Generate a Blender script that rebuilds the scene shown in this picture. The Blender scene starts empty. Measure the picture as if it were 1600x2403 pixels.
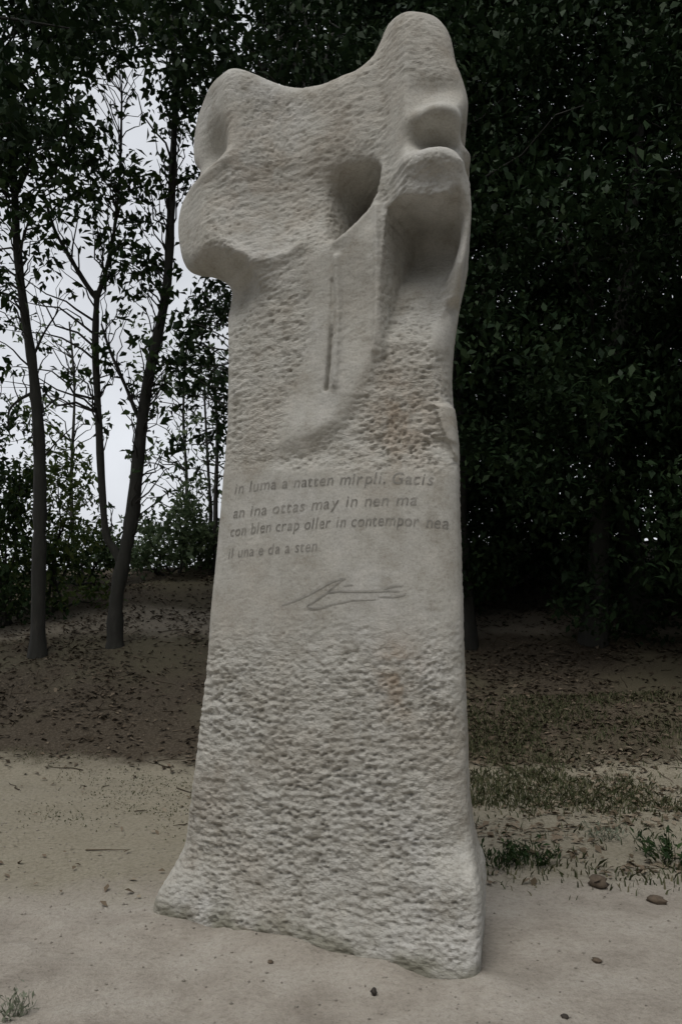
import bpy, math, random
import numpy as np
from mathutils import Vector

# ------------------------------------------------------------------ camera, sky, sun, exposure
scene = bpy.context.scene
C = scene.collection
FPX, CX, CY = 1886.0, 800.0, 1201.5          # focal length and centre in photo pixels (1600 x 2403)
EYE = 1.6
PITCH = math.atan((1400.0 - CY) / FPX)        # horizon sits at photo row 1400
cam_d = bpy.data.cameras.new('camera'); cam = bpy.data.objects.new('camera', cam_d); C.objects.link(cam)
cam_d.sensor_fit = 'VERTICAL'; cam_d.sensor_height = 24.0; cam_d.lens = 24.0 * FPX / 2403.0
cam_d.clip_start = 0.05; cam_d.clip_end = 3000
cam.location = (0, 0, EYE); cam.rotation_euler = (math.pi / 2 + PITCH, 0, 0)
scene.camera = cam

SUN_EL, SUN_AZ = math.radians(62), math.radians(205)   # azimuth clockwise from +Y: behind the camera, a little to its left
world = bpy.data.worlds.new('World'); scene.world = world; world.use_nodes = True
wn = world.node_tree.nodes; wl = world.node_tree.links; wn.clear()
sky = wn.new('ShaderNodeTexSky'); sky.sky_type = 'NISHITA'; sky.sun_disc = False
sky.sun_elevation = SUN_EL; sky.sun_rotation = SUN_AZ
sky.air_density = 1.0; sky.dust_density = 4.0; sky.ozone_density = 1.0
hsv = wn.new('ShaderNodeHueSaturation'); hsv.inputs['Saturation'].default_value = 0.16
# broken cloud deck over the whole sky: gentle bright and dull patches
tc = wn.new('ShaderNodeTexCoord'); cn = wn.new('ShaderNodeTexNoise')
cn.inputs['Scale'].default_value = 3.2; cn.inputs['Detail'].default_value = 5; cn.inputs['Roughness'].default_value = 0.55
cr = wn.new('ShaderNodeMapRange'); cr.inputs['From Min'].default_value = 0.3; cr.inputs['From Max'].default_value = 0.7
cr.inputs['To Min'].default_value = 0.85; cr.inputs['To Max'].default_value = 1.15
cm = wn.new('ShaderNodeVectorMath'); cm.operation = 'SCALE'
bg = wn.new('ShaderNodeBackground'); bg.inputs['Strength'].default_value = 0.15
wo = wn.new('ShaderNodeOutputWorld')
cloud = wn.new('ShaderNodeMix'); cloud.data_type = 'RGBA'; cloud.inputs[0].default_value = 0.75
cloud.inputs[7].default_value = (5.05, 5.25, 5.6, 1)          # even overcast deck, seen by camera and light alike
wl.new(sky.outputs[0], hsv.inputs['Color']); wl.new(hsv.outputs[0], cloud.inputs[6]); wl.new(cloud.outputs[2], cm.inputs[0])
wl.new(tc.outputs['Generated'], cn.inputs['Vector']); wl.new(cn.outputs[0], cr.inputs['Value']); wl.new(cr.outputs[0], cm.inputs['Scale'])
wl.new(cm.outputs[0], bg.inputs['Color']); wl.new(bg.outputs[0], wo.inputs['Surface'])

sun_d = bpy.data.lights.new('sun', 'SUN'); sun = bpy.data.objects.new('sun', sun_d); C.objects.link(sun)
sun_d.energy = 1.4; sun_d.angle = math.radians(30); sun_d.color = (1.0, 0.96, 0.9)
sd = Vector((math.sin(SUN_AZ) * math.cos(SUN_EL), math.cos(SUN_AZ) * math.cos(SUN_EL), math.sin(SUN_EL)))
sun.rotation_euler = sd.to_track_quat('Z', 'Y').to_euler(); sun.location = sd * 30

scene.view_settings.view_transform = 'Standard'; scene.view_settings.look = 'None'
scene.view_settings.gamma = 1.0; scene.view_settings.use_curve_mapping = False
scene.view_settings.exposure = 0.0
scene.render.engine = 'CYCLES'
scene.cycles.max_bounces = 6; scene.cycles.diffuse_bounces = 4; scene.cycles.transmission_bounces = 3
scene.cycles.use_denoising = True

rng = np.random.default_rng(7)
random.seed(7)
D2P = 1600.0 / 1568.0        # pixel positions below were read off a 1568-pixel-wide view

# ------------------------------------------------------------------ helpers
cp, sp_ = math.cos(PITCH), math.sin(PITCH)
def ray(px, py):
    a = (px * D2P - CX) / FPX; b = (CY - py * D2P) / FPX
    return np.array([a, cp - b * sp_, sp_ + b * cp])
def at_depth(px, py, Y):
    r = ray(px, py); return np.array([0, 0, EYE]) + r * (Y / r[1])
def on_flat(px, py, z=0.0):
    r = ray(px, py); return np.array([0, 0, EYE]) + r * ((z - EYE) / r[2])

def smooth(e0, e1, x):
    t = np.clip((x - e0) / (e1 - e0), 0, 1); return t * t * (3 - 2 * t)

def mesh_np(name, verts, faces, smooth_shade=False):
    verts = np.asarray(verts, np.float32); faces = np.asarray(faces, np.int32)
    me = bpy.data.meshes.new(name); n = faces.shape[1]
    me.vertices.add(len(verts)); me.vertices.foreach_set('co', verts.ravel())
    me.loops.add(faces.size); me.loops.foreach_set('vertex_index', faces.ravel())
    me.polygons.add(len(faces)); me.polygons.foreach_set('loop_start', np.arange(0, faces.size, n, dtype=np.int32))
    me.update(calc_edges=True); me.validate()
    if smooth_shade: me.polygons.foreach_set('use_smooth', np.ones(len(me.polygons), bool))
    return me
def obj(name, me, mat=None, parent=None):
    o = bpy.data.objects.new(name, me); C.objects.link(o)
    if mat is not None and me is not None and not me.materials: me.materials.append(mat)
    if parent is not None: o.parent = parent
    return o
def empty(name, loc=(0, 0, 0)):
    o = bpy.data.objects.new(name, None); C.objects.link(o); o.location = loc; o.empty_display_size = 0.2
    return o
def tag(o, label=None, cat=None, group=None, kind=None):
    if label: o['label'] = label
    if cat: o['category'] = cat
    if group: o['group'] = group
    if kind: o['kind'] = kind
    return o
def copy_tree(o, parent=None):
    c = o.copy(); C.objects.link(c); c.parent = parent
    for ch in o.children: copy_tree(ch, c)
    return c

# vectorised value noise
def _h(ix, iy, iz, seed):
    n = (ix.astype(np.int64) * 374761393 + iy.astype(np.int64) * 668265263 + iz.astype(np.int64) * 2147483647 + seed * 974634777) & 0xffffffff
    n = ((n ^ (n >> 13)) * 1274126177) & 0xffffffff
    n = (n ^ (n >> 16)) & 0xffffffff
    return n.astype(np.float64) / 4294967295.0
def vnoise2(x, y, seed=0):
    ix, iy = np.floor(x), np.floor(y); fx, fy = x - ix, y - iy
    fx = fx * fx * (3 - 2 * fx); fy = fy * fy * (3 - 2 * fy); z = np.zeros_like(ix)
    a = _h(ix, iy, z, seed); b = _h(ix + 1, iy, z, seed); c = _h(ix, iy + 1, z, seed); d = _h(ix + 1, iy + 1, z, seed)
    return (a * (1 - fx) + b * fx) * (1 - fy) + (c * (1 - fx) + d * fx) * fy
def fbm2(x, y, seed=0, oct=4):
    s = 0; amp = 0.5
    for i in range(oct):
        s = s + amp * vnoise2(x * 2 ** i, y * 2 ** i, seed + i); amp *= 0.5
    return s
def worley2(x, y, seed=0):
    ix, iy = np.floor(x), np.floor(y); best = np.full_like(x, 9.0); val = np.zeros_like(x)
    for dx in (-1, 0, 1):
        for dy in (-1, 0, 1):
            cx, cy = ix + dx, iy + dy; z = np.zeros_like(cx)
            ox, oy = _h(cx, cy, z, seed), _h(cx, cy, z, seed + 5)
            d = np.hypot(cx + 0.1 + 0.8 * ox - x, cy + 0.1 + 0.8 * oy - y)
            m = d < best; best = np.where(m, d, best); val = np.where(m, _h(cx, cy, z, seed + 9), val)
    return best, val

# materials
def mat_new(name):
    m = bpy.data.materials.new(name); m.use_nodes = True
    nt = m.node_tree; nt.nodes.clear(); out = nt.nodes.new('ShaderNodeOutputMaterial')
    return m, nt, out
def N(nt, t, **kw):
    n = nt.nodes.new(t)
    for k, v in kw.items():
        if hasattr(n, k): setattr(n, k, v)
        else: n.inputs[k].default_value = v
    return n
def ramp(nt, fac, stops):
    r = nt.nodes.new('ShaderNodeValToRGB'); e = r.color_ramp.elements
    while len(e) < len(stops): e.new(0.5)
    for el, (p, c) in zip(e, stops): el.position = p; el.color = (*c, 1)
    nt.links.new(fac, r.inputs[0]); return r.outputs[0]
def mixc(nt, fac, a, b, mode='MIX'):
    m = nt.nodes.new('ShaderNodeMix'); m.data_type = 'RGBA'; m.blend_type = mode
    for s, v in ((m.inputs[0], fac), (m.inputs[6], a), (m.inputs[7], b)):
        if isinstance(v, (int, float)): s.default_value = v
        elif isinstance(v, tuple): s.default_value = (*v, 1)
        else: nt.links.new(v, s)
    return m.outputs[2]
def noise(nt, vec, scale, detail=4, rough=0.55, dist=0.0):
    n = N(nt, 'ShaderNodeTexNoise', Scale=scale, Detail=detail, Roughness=rough, Distortion=dist)
    if vec is not None: nt.links.new(vec, n.inputs['Vector'])
    return n.outputs[0]

def leaf_mat(name, c1, c2, c3, trans=0.3, rough=0.55):
    m, nt, out = mat_new(name)
    oi = N(nt, 'ShaderNodeNewGeometry')
    col = ramp(nt, oi.outputs['Random Per Island'], [(0.0, c1), (0.55, c2), (1.0, c3)])
    p = N(nt, 'ShaderNodeBsdfPrincipled', Roughness=rough); p.inputs['Specular IOR Level'].default_value = 0.12
    t = N(nt, 'ShaderNodeBsdfTranslucent'); mx = N(nt, 'ShaderNodeMixShader'); mx.inputs[0].default_value = trans
    nt.links.new(col, p.inputs['Base Color']); nt.links.new(col, t.inputs['Color'])
    nt.links.new(p.outputs[0], mx.inputs[1]); nt.links.new(t.outputs[0], mx.inputs[2]); nt.links.new(mx.outputs[0], out.inputs[0])
    return m
M = {}
M['leaf'] = leaf_mat('leaf_green', (0.018, 0.036, 0.014), (0.03, 0.055, 0.019), (0.055, 0.085, 0.03), 0.22)
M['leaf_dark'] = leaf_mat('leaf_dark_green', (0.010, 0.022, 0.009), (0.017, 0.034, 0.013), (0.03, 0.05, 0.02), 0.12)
M['leaf_shrub'] = leaf_mat('leaf_shrub', (0.045, 0.075, 0.02), (0.085, 0.125, 0.034), (0.15, 0.18, 0.06), 0.35)
M['leaf_far'] = leaf_mat('leaf_far', (0.05, 0.08, 0.04), (0.08, 0.115, 0.055), (0.11, 0.14, 0.075), 0.3)  # pale tint puts distance haze into the leaf colour of the young trees
M['litter'] = leaf_mat('leaf_litter', (0.032, 0.025, 0.016), (0.075, 0.057, 0.039), (0.18, 0.145, 0.105), 0.05, 0.8)
M['litter_pale'] = leaf_mat('leaf_litter_pale', (0.09, 0.07, 0.045), (0.18, 0.14, 0.1), (0.28, 0.24, 0.18), 0.05, 0.85)
M['grass'] = leaf_mat('grass_blades', (0.05, 0.065, 0.028), (0.09, 0.10, 0.05), (0.2, 0.18, 0.11), 0.25, 0.7)
M['sage'] = leaf_mat('sage_leaf', (0.13, 0.15, 0.1), (0.2, 0.22, 0.16), (0.27, 0.28, 0.22), 0.2, 0.8)

def bark_mat():
    m, nt, out = mat_new('bark')
    tcn = N(nt, 'ShaderNodeTexCoord'); mp = N(nt, 'ShaderNodeMapping'); mp.inputs['Scale'].default_value = (1, 1, 0.25)
    nt.links.new(tcn.outputs['Object'], mp.inputs[0])
    n1 = noise(nt, mp.outputs[0], 14, 6, 0.65); n2 = noise(nt, tcn.outputs['Object'], 2.2, 3)
    c = ramp(nt, n1, [(0.3, (0.012, 0.011, 0.009)), (0.55, (0.032, 0.028, 0.024)), (0.8, (0.075, 0.07, 0.06))])
    c = mixc(nt, n2, c, (0.03, 0.032, 0.025), 'MIX')
    p = N(nt, 'ShaderNodeBsdfPrincipled', Roughness=0.9); b = N(nt, 'ShaderNodeBump', Strength=0.8, Distance=0.02)
    nt.links.new(n1, b.inputs['Height']); nt.links.new(b.outputs[0], p.inputs['Normal'])
    nt.links.new(c, p.inputs['Base Color']); nt.links.new(p.outputs[0], out.inputs[0])
    return m
M['bark'] = bark_mat()

def stone_mat():
    m, nt, out = mat_new('carved_limestone')
    tcn = N(nt, 'ShaderNodeTexCoord'); P = tcn.outputs['Object']
    at = N(nt, 'ShaderNodeAttribute', attribute_name='tooling'); st = N(nt, 'ShaderNodeAttribute', attribute_name='stain')
    big = noise(nt, P, 1.7, 4, 0.6); mid = noise(nt, P, 9, 5, 0.6); fine = noise(nt, P, 90, 4, 0.7)
    c = ramp(nt, big, [(0.32, (0.39, 0.366, 0.325)), (0.5, (0.442, 0.43, 0.395)), (0.68, (0.475, 0.467, 0.445))])
    c2 = ramp(nt, mid, [(0.3, (0.78, 0.76, 0.72)), (0.5, (0.98, 0.98, 0.97)), (0.72, (1.1, 1.09, 1.07))])
    c = mixc(nt, 1.0, c, c2, 'MULTIPLY')
    c3 = ramp(nt, fine, [(0.28, (0.72, 0.70, 0.68)), (0.5, (1, 1, 1)), (0.75, (1.15, 1.15, 1.15))])
    c = mixc(nt, 0.8, c, c3, 'MULTIPLY')
    # lichen-dark specks
    vo = N(nt, 'ShaderNodeTexVoronoi', Scale=26); nt.links.new(P, vo.inputs['Vector'])
    sp1 = ramp(nt, vo.outputs['Distance'], [(0.0, (1, 1, 1)), (0.13, (0, 0, 0))])
    gate = ramp(nt, noise(nt, P, 5.5, 3), [(0.56, (0, 0, 0)), (0.66, (1, 1, 1))])
    spk = mixc(nt, 1.0, sp1, gate, 'MULTIPLY')
    c = mixc(nt, spk, c, (0.14, 0.125, 0.10))
    c = mixc(nt, st.outputs['Fac'], c, (0.33, 0.24, 0.16))
    ms = N(nt, 'ShaderNodeAttribute', attribute_name='moss'); c = mixc(nt, ms.outputs['Fac'], c, (0.15, 0.145, 0.10))
    p = N(nt, 'ShaderNodeBsdfPrincipled', Roughness=0.92); p.inputs['Specular IOR Level'].default_value = 0.2
    nt.links.new(c, p.inputs['Base Color'])
    mp = N(nt, 'ShaderNodeMapping'); mp.inputs['Scale'].default_value = (1, 1, 2.0); nt.links.new(P, mp.inputs[0])
    ch = noise(nt, mp.outputs[0], 38, 3, 0.6, 0.6)
    mm = N(nt, 'ShaderNodeMath', operation='MULTIPLY'); nt.links.new(ch, mm.inputs[0]); nt.links.new(at.outputs['Fac'], mm.inputs[1])
    b1 = N(nt, 'ShaderNodeBump', Strength=0.8, Distance=0.012); nt.links.new(mm.outputs[0], b1.inputs['Height'])
    b2 = N(nt, 'ShaderNodeBump', Strength=0.5, Distance=0.003); nt.links.new(fine, b2.inputs['Height']); nt.links.new(b1.outputs[0], b2.inputs['Normal'])
    nt.links.new(b2.outputs[0], p.inputs['Normal']); nt.links.new(p.outputs[0], out.inputs[0])
    return m
M['stone'] = stone_mat()

def plain_mat(name, c, rough=0.9, var=0.25, scale=30):
    m, nt, out = mat_new(name)
    tcn = N(nt, 'ShaderNodeTexCoord'); n = noise(nt, tcn.outputs['Object'], scale, 4)
    lo = tuple(x * (1 - var) for x in c); hi = tuple(x * (1 + var) for x in c)
    col = ramp(nt, n, [(0.3, lo), (0.7, hi)])
    p = N(nt, 'ShaderNodeBsdfPrincipled', Roughness=rough); nt.links.new(col, p.inputs['Base Color'])
    b = N(nt, 'ShaderNodeBump', Strength=0.4, Distance=0.004); nt.links.new(n, b.inputs['Height']); nt.links.new(b.outputs[0], p.inputs['Normal'])
    nt.links.new(p.outputs[0], out.inputs[0]); return m
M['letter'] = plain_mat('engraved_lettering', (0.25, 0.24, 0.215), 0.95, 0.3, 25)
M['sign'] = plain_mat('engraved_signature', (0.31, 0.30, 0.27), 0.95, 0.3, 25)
M['darkstone'] = plain_mat('dark_pebble', (0.035, 0.028, 0.022), 0.8, 0.4, 40)
M['palestone'] = plain_mat('pale_pebble', (0.26, 0.235, 0.2), 0.9, 0.3, 40)
M['brownstone'] = plain_mat('brown_pebble', (0.10, 0.075, 0.052), 0.9, 0.3, 40)

# ------------------------------------------------------------------ ground
FOOT = (on_flat(372, 2116), on_flat(1080, 2268))
def ground_h(x, y):
    x = np.asarray(x, float); y = np.asarray(y, float)
    foot = 7.4 + 0.25 * np.sin(x * 0.9 + 1.0) + np.where(x > 0.6, 0.35 * np.clip(x - 0.6, 0, 6) * 0.0, 0)
    rise = np.clip(y - foot, 0, None)
    h = 0.245 * (np.sqrt(rise ** 2 + 0.35 ** 2) - 0.35)
    crest = 16.5 + 0.35 * np.clip(x + 3, 0, 12)
    over = np.clip(y - crest, 0, None)
    h = h - 0.245 * over - 0.03 * np.minimum(over, 30)           # levels off, then falls gently away behind the crest
    near = smooth(2.5, 6.5, np.hypot(x, y - 3.5))
    h = h + (fbm2(x * 0.9 + 11, y * 0.9 + 3, 3, 4) - 0.47) * (0.05 + 0.16 * near * smooth(6.5, 9, y))
    h = h + (fbm2(x * 4 + 1, y * 4 + 3, 8, 3) - 0.44) * 0.022
    dents = smooth(0.55, 0.75, vnoise2(x * 3.1 + 5, y * 4.2 + 2, 14)) * smooth(0.45, 0.6, vnoise2(x * 0.9, y * 0.9, 15))
    h = h - 0.016 * dents * smooth(8, 6.5, y)
    a, b = FOOT; ex, ey = b[0] - a[0], b[1] - a[1]; L2 = ex * ex + ey * ey               # soil banked along the monument's foot
    t = np.clip(((x - a[0]) * ex + (y - a[1]) * ey) / L2, -0.05, 1.05); d = np.hypot(x - a[0] - ex * t, y - a[1] - ey * t)
    h = h + 0.028 * smooth(0.22, 0.02, d) * (0.3 + 1.2 * vnoise2(x * 5, y * 5, 44))
    return h

def ground_mat():
    m, nt, out = mat_new('park_ground')
    g = N(nt, 'ShaderNodeTexCoord'); P = g.outputs['Object']
    sx = N(nt, 'ShaderNodeSeparateXYZ'); nt.links.new(P, sx.inputs[0])
    n_big = noise(nt, P, 0.55, 5, 0.6); n_mid = noise(nt, P, 2.6, 5, 0.6); n_fine = noise(nt, P, 38, 5, 0.7); n_grit = noise(nt, P, 130, 3, 0.7)
    dirt = ramp(nt, n_mid, [(0.28, (0.275, 0.245, 0.208)), (0.5, (0.37, 0.337, 0.29)), (0.72, (0.44, 0.41, 0.362))])
    dirt = mixc(nt, 0.8, dirt, ramp(nt, n_fine, [(0.25, (0.68, 0.66, 0.63)), (0.5, (1, 1, 1)), (0.78, (1.16, 1.15, 1.13))]), 'MULTIPLY')
    dirt = mixc(nt, 0.6, dirt, ramp(nt, n_grit, [(0.3, (0.75, 0.74, 0.72)), (0.55, (1, 1, 1)), (0.75, (1.2, 1.2, 1.2))]), 'MULTIPLY')
    dry = ramp(nt, n_fine, [(0.25, (0.15, 0.135, 0.088)), (0.5, (0.26, 0.234, 0.17)), (0.75, (0.335, 0.305, 0.235))])
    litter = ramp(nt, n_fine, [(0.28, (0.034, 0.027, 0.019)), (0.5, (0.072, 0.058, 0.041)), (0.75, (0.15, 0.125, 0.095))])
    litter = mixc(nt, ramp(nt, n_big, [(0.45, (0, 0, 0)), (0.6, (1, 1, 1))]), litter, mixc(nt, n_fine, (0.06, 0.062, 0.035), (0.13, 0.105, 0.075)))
    def mask(axis_out, lo, hi, wob, nz):
        a = N(nt, 'ShaderNodeMath', operation='MULTIPLY_ADD'); nt.links.new(nz, a.inputs[0]); a.inputs[1].default_value = wob
        nt.links.new(axis_out, a.inputs[2])
        r = N(nt, 'ShaderNodeMapRange', interpolation_type='SMOOTHSTEP'); r.inputs['From Min'].default_value = lo; r.inputs['From Max'].default_value = hi
        nt.links.new(a.outputs[0], r.inputs['Value']); return r.outputs[0]
    # thin dry grass starts ~4.9 m out, closer on the right
    yy = N(nt, 'ShaderNodeMath', operation='MULTIPLY_ADD'); nt.links.new(sx.outputs['X'], yy.inputs[0]); yy.inputs[1].default_value = -0.08; nt.links.new(sx.outputs['Y'], yy.inputs[2])
    d1 = mask(yy.outputs[0], 5.0, 5.6, 1.2, n_mid)
    gm = N(nt, 'ShaderNodeMath', operation='MULTIPLY'); nt.links.new(d1, gm.inputs[0]); gm.inputs[1].default_value = 0.8
    c = mixc(nt, gm.outputs[0], dirt, dry)
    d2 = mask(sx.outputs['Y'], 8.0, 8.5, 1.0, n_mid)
    s1 = mask(sx.outputs['Y'], 12.4, 12.9, 1.4, n_big); s2 = mask(sx.outputs['Y'], 14.2, 13.7, 1.4, n_big)
    sm = N(nt, 'ShaderNodeMath', operation='MULTIPLY'); nt.links.new(s1, sm.inputs[0]); nt.links.new(s2, sm.inputs[1])
    litter = mixc(nt, sm.outputs[0], litter, mixc(nt, n_fine, (0.13, 0.11, 0.08), (0.34, 0.30, 0.24)))
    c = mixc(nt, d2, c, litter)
    p = N(nt, 'ShaderNodeBsdfPrincipled', Roughness=0.95); p.inputs['Specular IOR Level'].default_value = 0.15
    b1 = N(nt, 'ShaderNodeBump', Strength=0.7, Distance=0.02); nt.links.new(n_fine, b1.inputs['Height'])
    b2 = N(nt, 'ShaderNodeBump', Strength=0.6, Distance=0.006); nt.links.new(n_grit, b2.inputs['Height']); nt.links.new(b1.outputs[0], b2.inputs['Normal'])
    nt.links.new(b2.outputs[0], p.inputs['Normal']); nt.links.new(c, p.inputs['Base Color']); nt.links.new(p.outputs[0], out.inputs[0])
    return m
def make_ground():
    ys = np.concatenate([np.linspace(-1200, -20, 14), np.linspace(-18, 1.0, 20), np.linspace(1.1, 2.2, 24), np.linspace(2.23, 5.2, 130), np.linspace(5.25, 9, 70), np.linspace(9.1, 22, 110), np.linspace(23, 60, 24), np.linspace(70, 1500, 16)])
    xs = np.concatenate([np.linspace(-1200, -20, 14), np.linspace(-18, -6, 24), np.linspace(-5.9, -2.6, 34), np.linspace(-2.56, 2.56, 190), np.linspace(2.6, 5.9, 34), np.linspace(6, 18, 24), np.linspace(20, 1200, 14)])
    X, Y = np.meshgrid(xs, ys); Z = ground_h(X, Y)
    far = smooth(22, 60, np.hypot(X, Y)); Z = Z * (1 - far) + (-1.5) * far
    V = np.stack([X, Y, Z], -1).reshape(-1, 3); w = len(xs)
    i = np.arange(len(ys) - 1)[:, None] * w + np.arange(w - 1)[None, :]
    F = np.stack([i, i + 1, i + w + 1, i + w], -1).reshape(-1, 4)
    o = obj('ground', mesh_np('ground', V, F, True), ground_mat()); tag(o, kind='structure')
    return o
make_ground()

# ------------------------------------------------------------------ the carved stele
A = on_flat(362, 2108); B = on_flat(1085, 2262)
ud = (B - A); ud[2] = 0; ud /= np.linalg.norm(ud)
wd = np.array([-ud[1], ud[0], 0.0]);                          # into the stone, away from the viewer
if wd[1] < 0: wd = -wd
ORG = (A + B) / 2; ORG[2] = 0
def uv(px, py, w0=0.0):
    """where the line of sight meets the plane w0 metres behind the stele's front face"""
    o = np.array([0, 0, EYE]); r = ray(px, py)
    t = (w0 - np.dot(o - ORG, wd)) / np.dot(r, wd); p = o + r * t - ORG
    return np.dot(p, ud), p[2]

STEP = 0.0075
U0, U1, V0, V1, W0, W1 = -1.15, 1.05, -0.06, 4.85, -0.24, 0.80
ug = np.arange(U0, U1, STEP); vg = np.arange(V0, V1, STEP); wg = np.arange(W0, W1, STEP)
UU, VV = np.meshgrid(ug, vg, indexing='ij')
def sd_poly(pts):
    p = np.asarray(pts, float); d = np.full(UU.shape, 1e9); s = np.ones(UU.shape)
    for i in range(len(p)):
        a = p[i]; b = p[i - 1]; ex, ey = b - a
        wx, wy = UU - a[0], VV - a[1]
        t = np.clip((wx * ex + wy * ey) / (ex * ex + ey * ey + 1e-12), 0, 1)
        d = np.minimum(d, (wx - ex * t) ** 2 + (wy - ey * t) ** 2)
        c1 = VV >= a[1]; c2 = VV < b[1]; c3 = ex * wy > ey * wx
        s = np.where((c1 & c2 & c3) | (~c1 & ~c2 & ~c3), -s, s)
    return s * np.sqrt(d)
def spline(pts, n=6):
    p = np.asarray(pts, float); out = []
    for i in range(len(p) - 1):
        p0, p1, p2, p3 = p[max(i - 1, 0)], p[i], p[i + 1], p[min(i + 2, len(p) - 1)]
        for t in np.linspace(0, 1, n, endpoint=False):
            out.append(0.5 * (2 * p1 + (p2 - p0) * t + (2 * p0 - 5 * p1 + 4 * p2 - p3) * t * t + (3 * p1 - p0 - 3 * p2 + p3) * t ** 3))
    out.append(p[-1]); return np.array(out)
def P(pts, w0=0.0): return [uv(x, y, w0) for x, y in pts]
def region(pts, soft, w0=0.0):
    """1 inside the outline, 0 outside, blended over +-soft metres"""
    return smooth(soft, -soft, sd_poly(P(pts, w0)))
def blob(px, py, rx, ry, w0=0.0, pw=1.0):
    cu, cv = uv(px, py, w0); sx = abs(uv(px + rx, py, w0)[0] - cu); sy = abs(uv(px, py + ry, w0)[1] - cv)
    return np.exp(-(((UU - cu) / sx) ** 2 + ((VV - cv) / sy) ** 2) ** pw)
def line_d(pts, w0=0.0):
    p = np.asarray(P(pts, w0)); d = np.full(UU.shape, 1e9)
    for i in range(len(p) - 1):
        a, b = p[i], p[i + 1]; e = b - a
        t = np.clip(((UU - a[0]) * e[0] + (VV - a[1]) * e[1]) / (e @ e), 0, 1)
        d = np.minimum(d, np.hypot(UU - a[0] - e[0] * t, VV - a[1] - e[1] * t))
    return d
# coarse picture coordinates of every (u,v) on the front plane, so masks can be stated in picture rows
def to_px(U, V, w0=0.0):
    p = ORG[:, None, None] + ud[:, None, None] * U + wd[:, None, None] * w0; z = V - EYE
    xc = p[0]; yc = p[1]; fwd = yc * cp + z * sp_; up = -yc * sp_ + z * cp
    return (CX + FPX * xc / fwd) / D2P, (CY - FPX * up / fwd) / D2P
PX, PY = to_px(UU, VV)

left = [(700, 198), (660, 193), (615, 177), (575, 160), (545, 155), (510, 166), (482, 187), (464, 215), (449, 252), (440, 292), (436, 335),
        (440, 372), (457, 396), (450, 416), (430, 442), (415, 485), (410, 525), (414, 570), (424, 610), (445, 634), (490, 648), (522, 664),
        (529, 700), (530, 800), (530, 900), (526, 1000), (518, 1100), (510, 1200), (500, 1300), (490, 1400), (483, 1500), (472, 1600),
        (460, 1700), (448, 1800), (435, 1880), (424, 1938), (402, 1985), (378, 2030), (362, 2062), (356, 2092), (362, 2112), (362, 2150), (362, 2300)]
right = [(700, 198), (745, 191), (790, 172), (828, 156), (850, 134), (866, 100), (878, 66), (893, 43), (920, 27), (960, 22), (998, 28), (1024, 48),
         (1039, 80), (1047, 128), (1060, 163), (1070, 200), (1073, 232), (1067, 275), (1071, 320), (1070, 352), (1075, 400), (1080, 470),
         (1078, 520), (1070, 580), (1060, 640), (1052, 700), (1043, 780), (1039, 850), (1040, 900), (1050, 960), (1055, 1020), (1057, 1100),
         (1062, 1250), (1068, 1400), (1073, 1550), (1080, 1700), (1086, 1850), (1096, 1940), (1108, 1990), (1116, 2040), (1118, 2100), (1114, 2250)]
# ---- front surface: depth of the carved face behind the front plane, feature by feature
def bell(y, lo, hi, s): return smooth(lo - s, lo + s, y) * smooth(hi + s, hi - s, y)
wf = np.full(UU.shape, 0.035)
wf += -0.055 * np.exp(-(np.clip(VV, 0, None) / 0.16) ** 2)                       # the foot flares forward
mid = np.interp(VV, [0, 1.0, 2.0, 3.0, 4.2], [-0.02, 0.0, 0.02, 0.0, 0.0])
wf += 0.055 * np.clip(np.abs((UU - mid) / 0.62), 0, 1.25) ** 4 * bell(PY, 640, 2000, 60)   # face bows back to the sides
wf += 0.02 * (fbm2(UU * 2.2, VV * 2.2, 21, 3) - 0.45)

# upper block stands forward of the shaft; below its lip the stone slopes back under at the lower left
def curve_v(pts, w0):
    q = np.array(P(pts, w0)); return np.interp(UU, q[:, 0], q[:, 1])
v_lip = curve_v([(380, 622), (412, 608), (440, 588), (487, 552), (530, 572), (570, 592), (610, 578), (660, 545), (720, 535), (800, 520), (880, 500)], -0.11)
v_bot = curve_v([(380, 650), (412, 648), (440, 648), (487, 660), (530, 664), (562, 656), (592, 640), (612, 680), (660, 700), (720, 700), (800, 690), (880, 680)], 0.08)
v_bot = np.minimum(v_bot, v_lip - 0.05)
fade_r = smooth(uv(535, 500)[0], uv(665, 500)[0], UU)
amp = (-0.155 + 0.125 * fade_r) * smooth(uv(900, 400)[0], uv(830, 400)[0], UU)
undr = 0.075 * smooth(uv(600, 600)[0], uv(530, 600)[0], UU)
tt = np.clip((v_lip - VV) / (v_lip - v_bot), 0, 1); tt = tt * (0.25 + 0.75 * tt) if False else tt
tt = tt ** 0.9
wf += amp * (1 - tt) + undr * smooth(0.3, 1, tt) * smooth(-0.30, -0.02, VV - v_bot)
lower_left = smooth(0.0, 0.02, v_lip - VV) * smooth(0.0, 0.02, VV - v_bot) * smooth(uv(610, 600)[0], uv(560, 600)[0], UU)
# wide shallow scoop across the block, ending in the lip
wf += 0.055 * blob(620, 470, 110, 95, 0, 1.4) + 0.02 * blob(640, 300, 120, 110)
wf += -0.026 * np.exp(-(line_d([(490, 546), (530, 566), (570, 586), (620, 570), (668, 538)], -0.11) / 0.02) ** 2)
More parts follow.
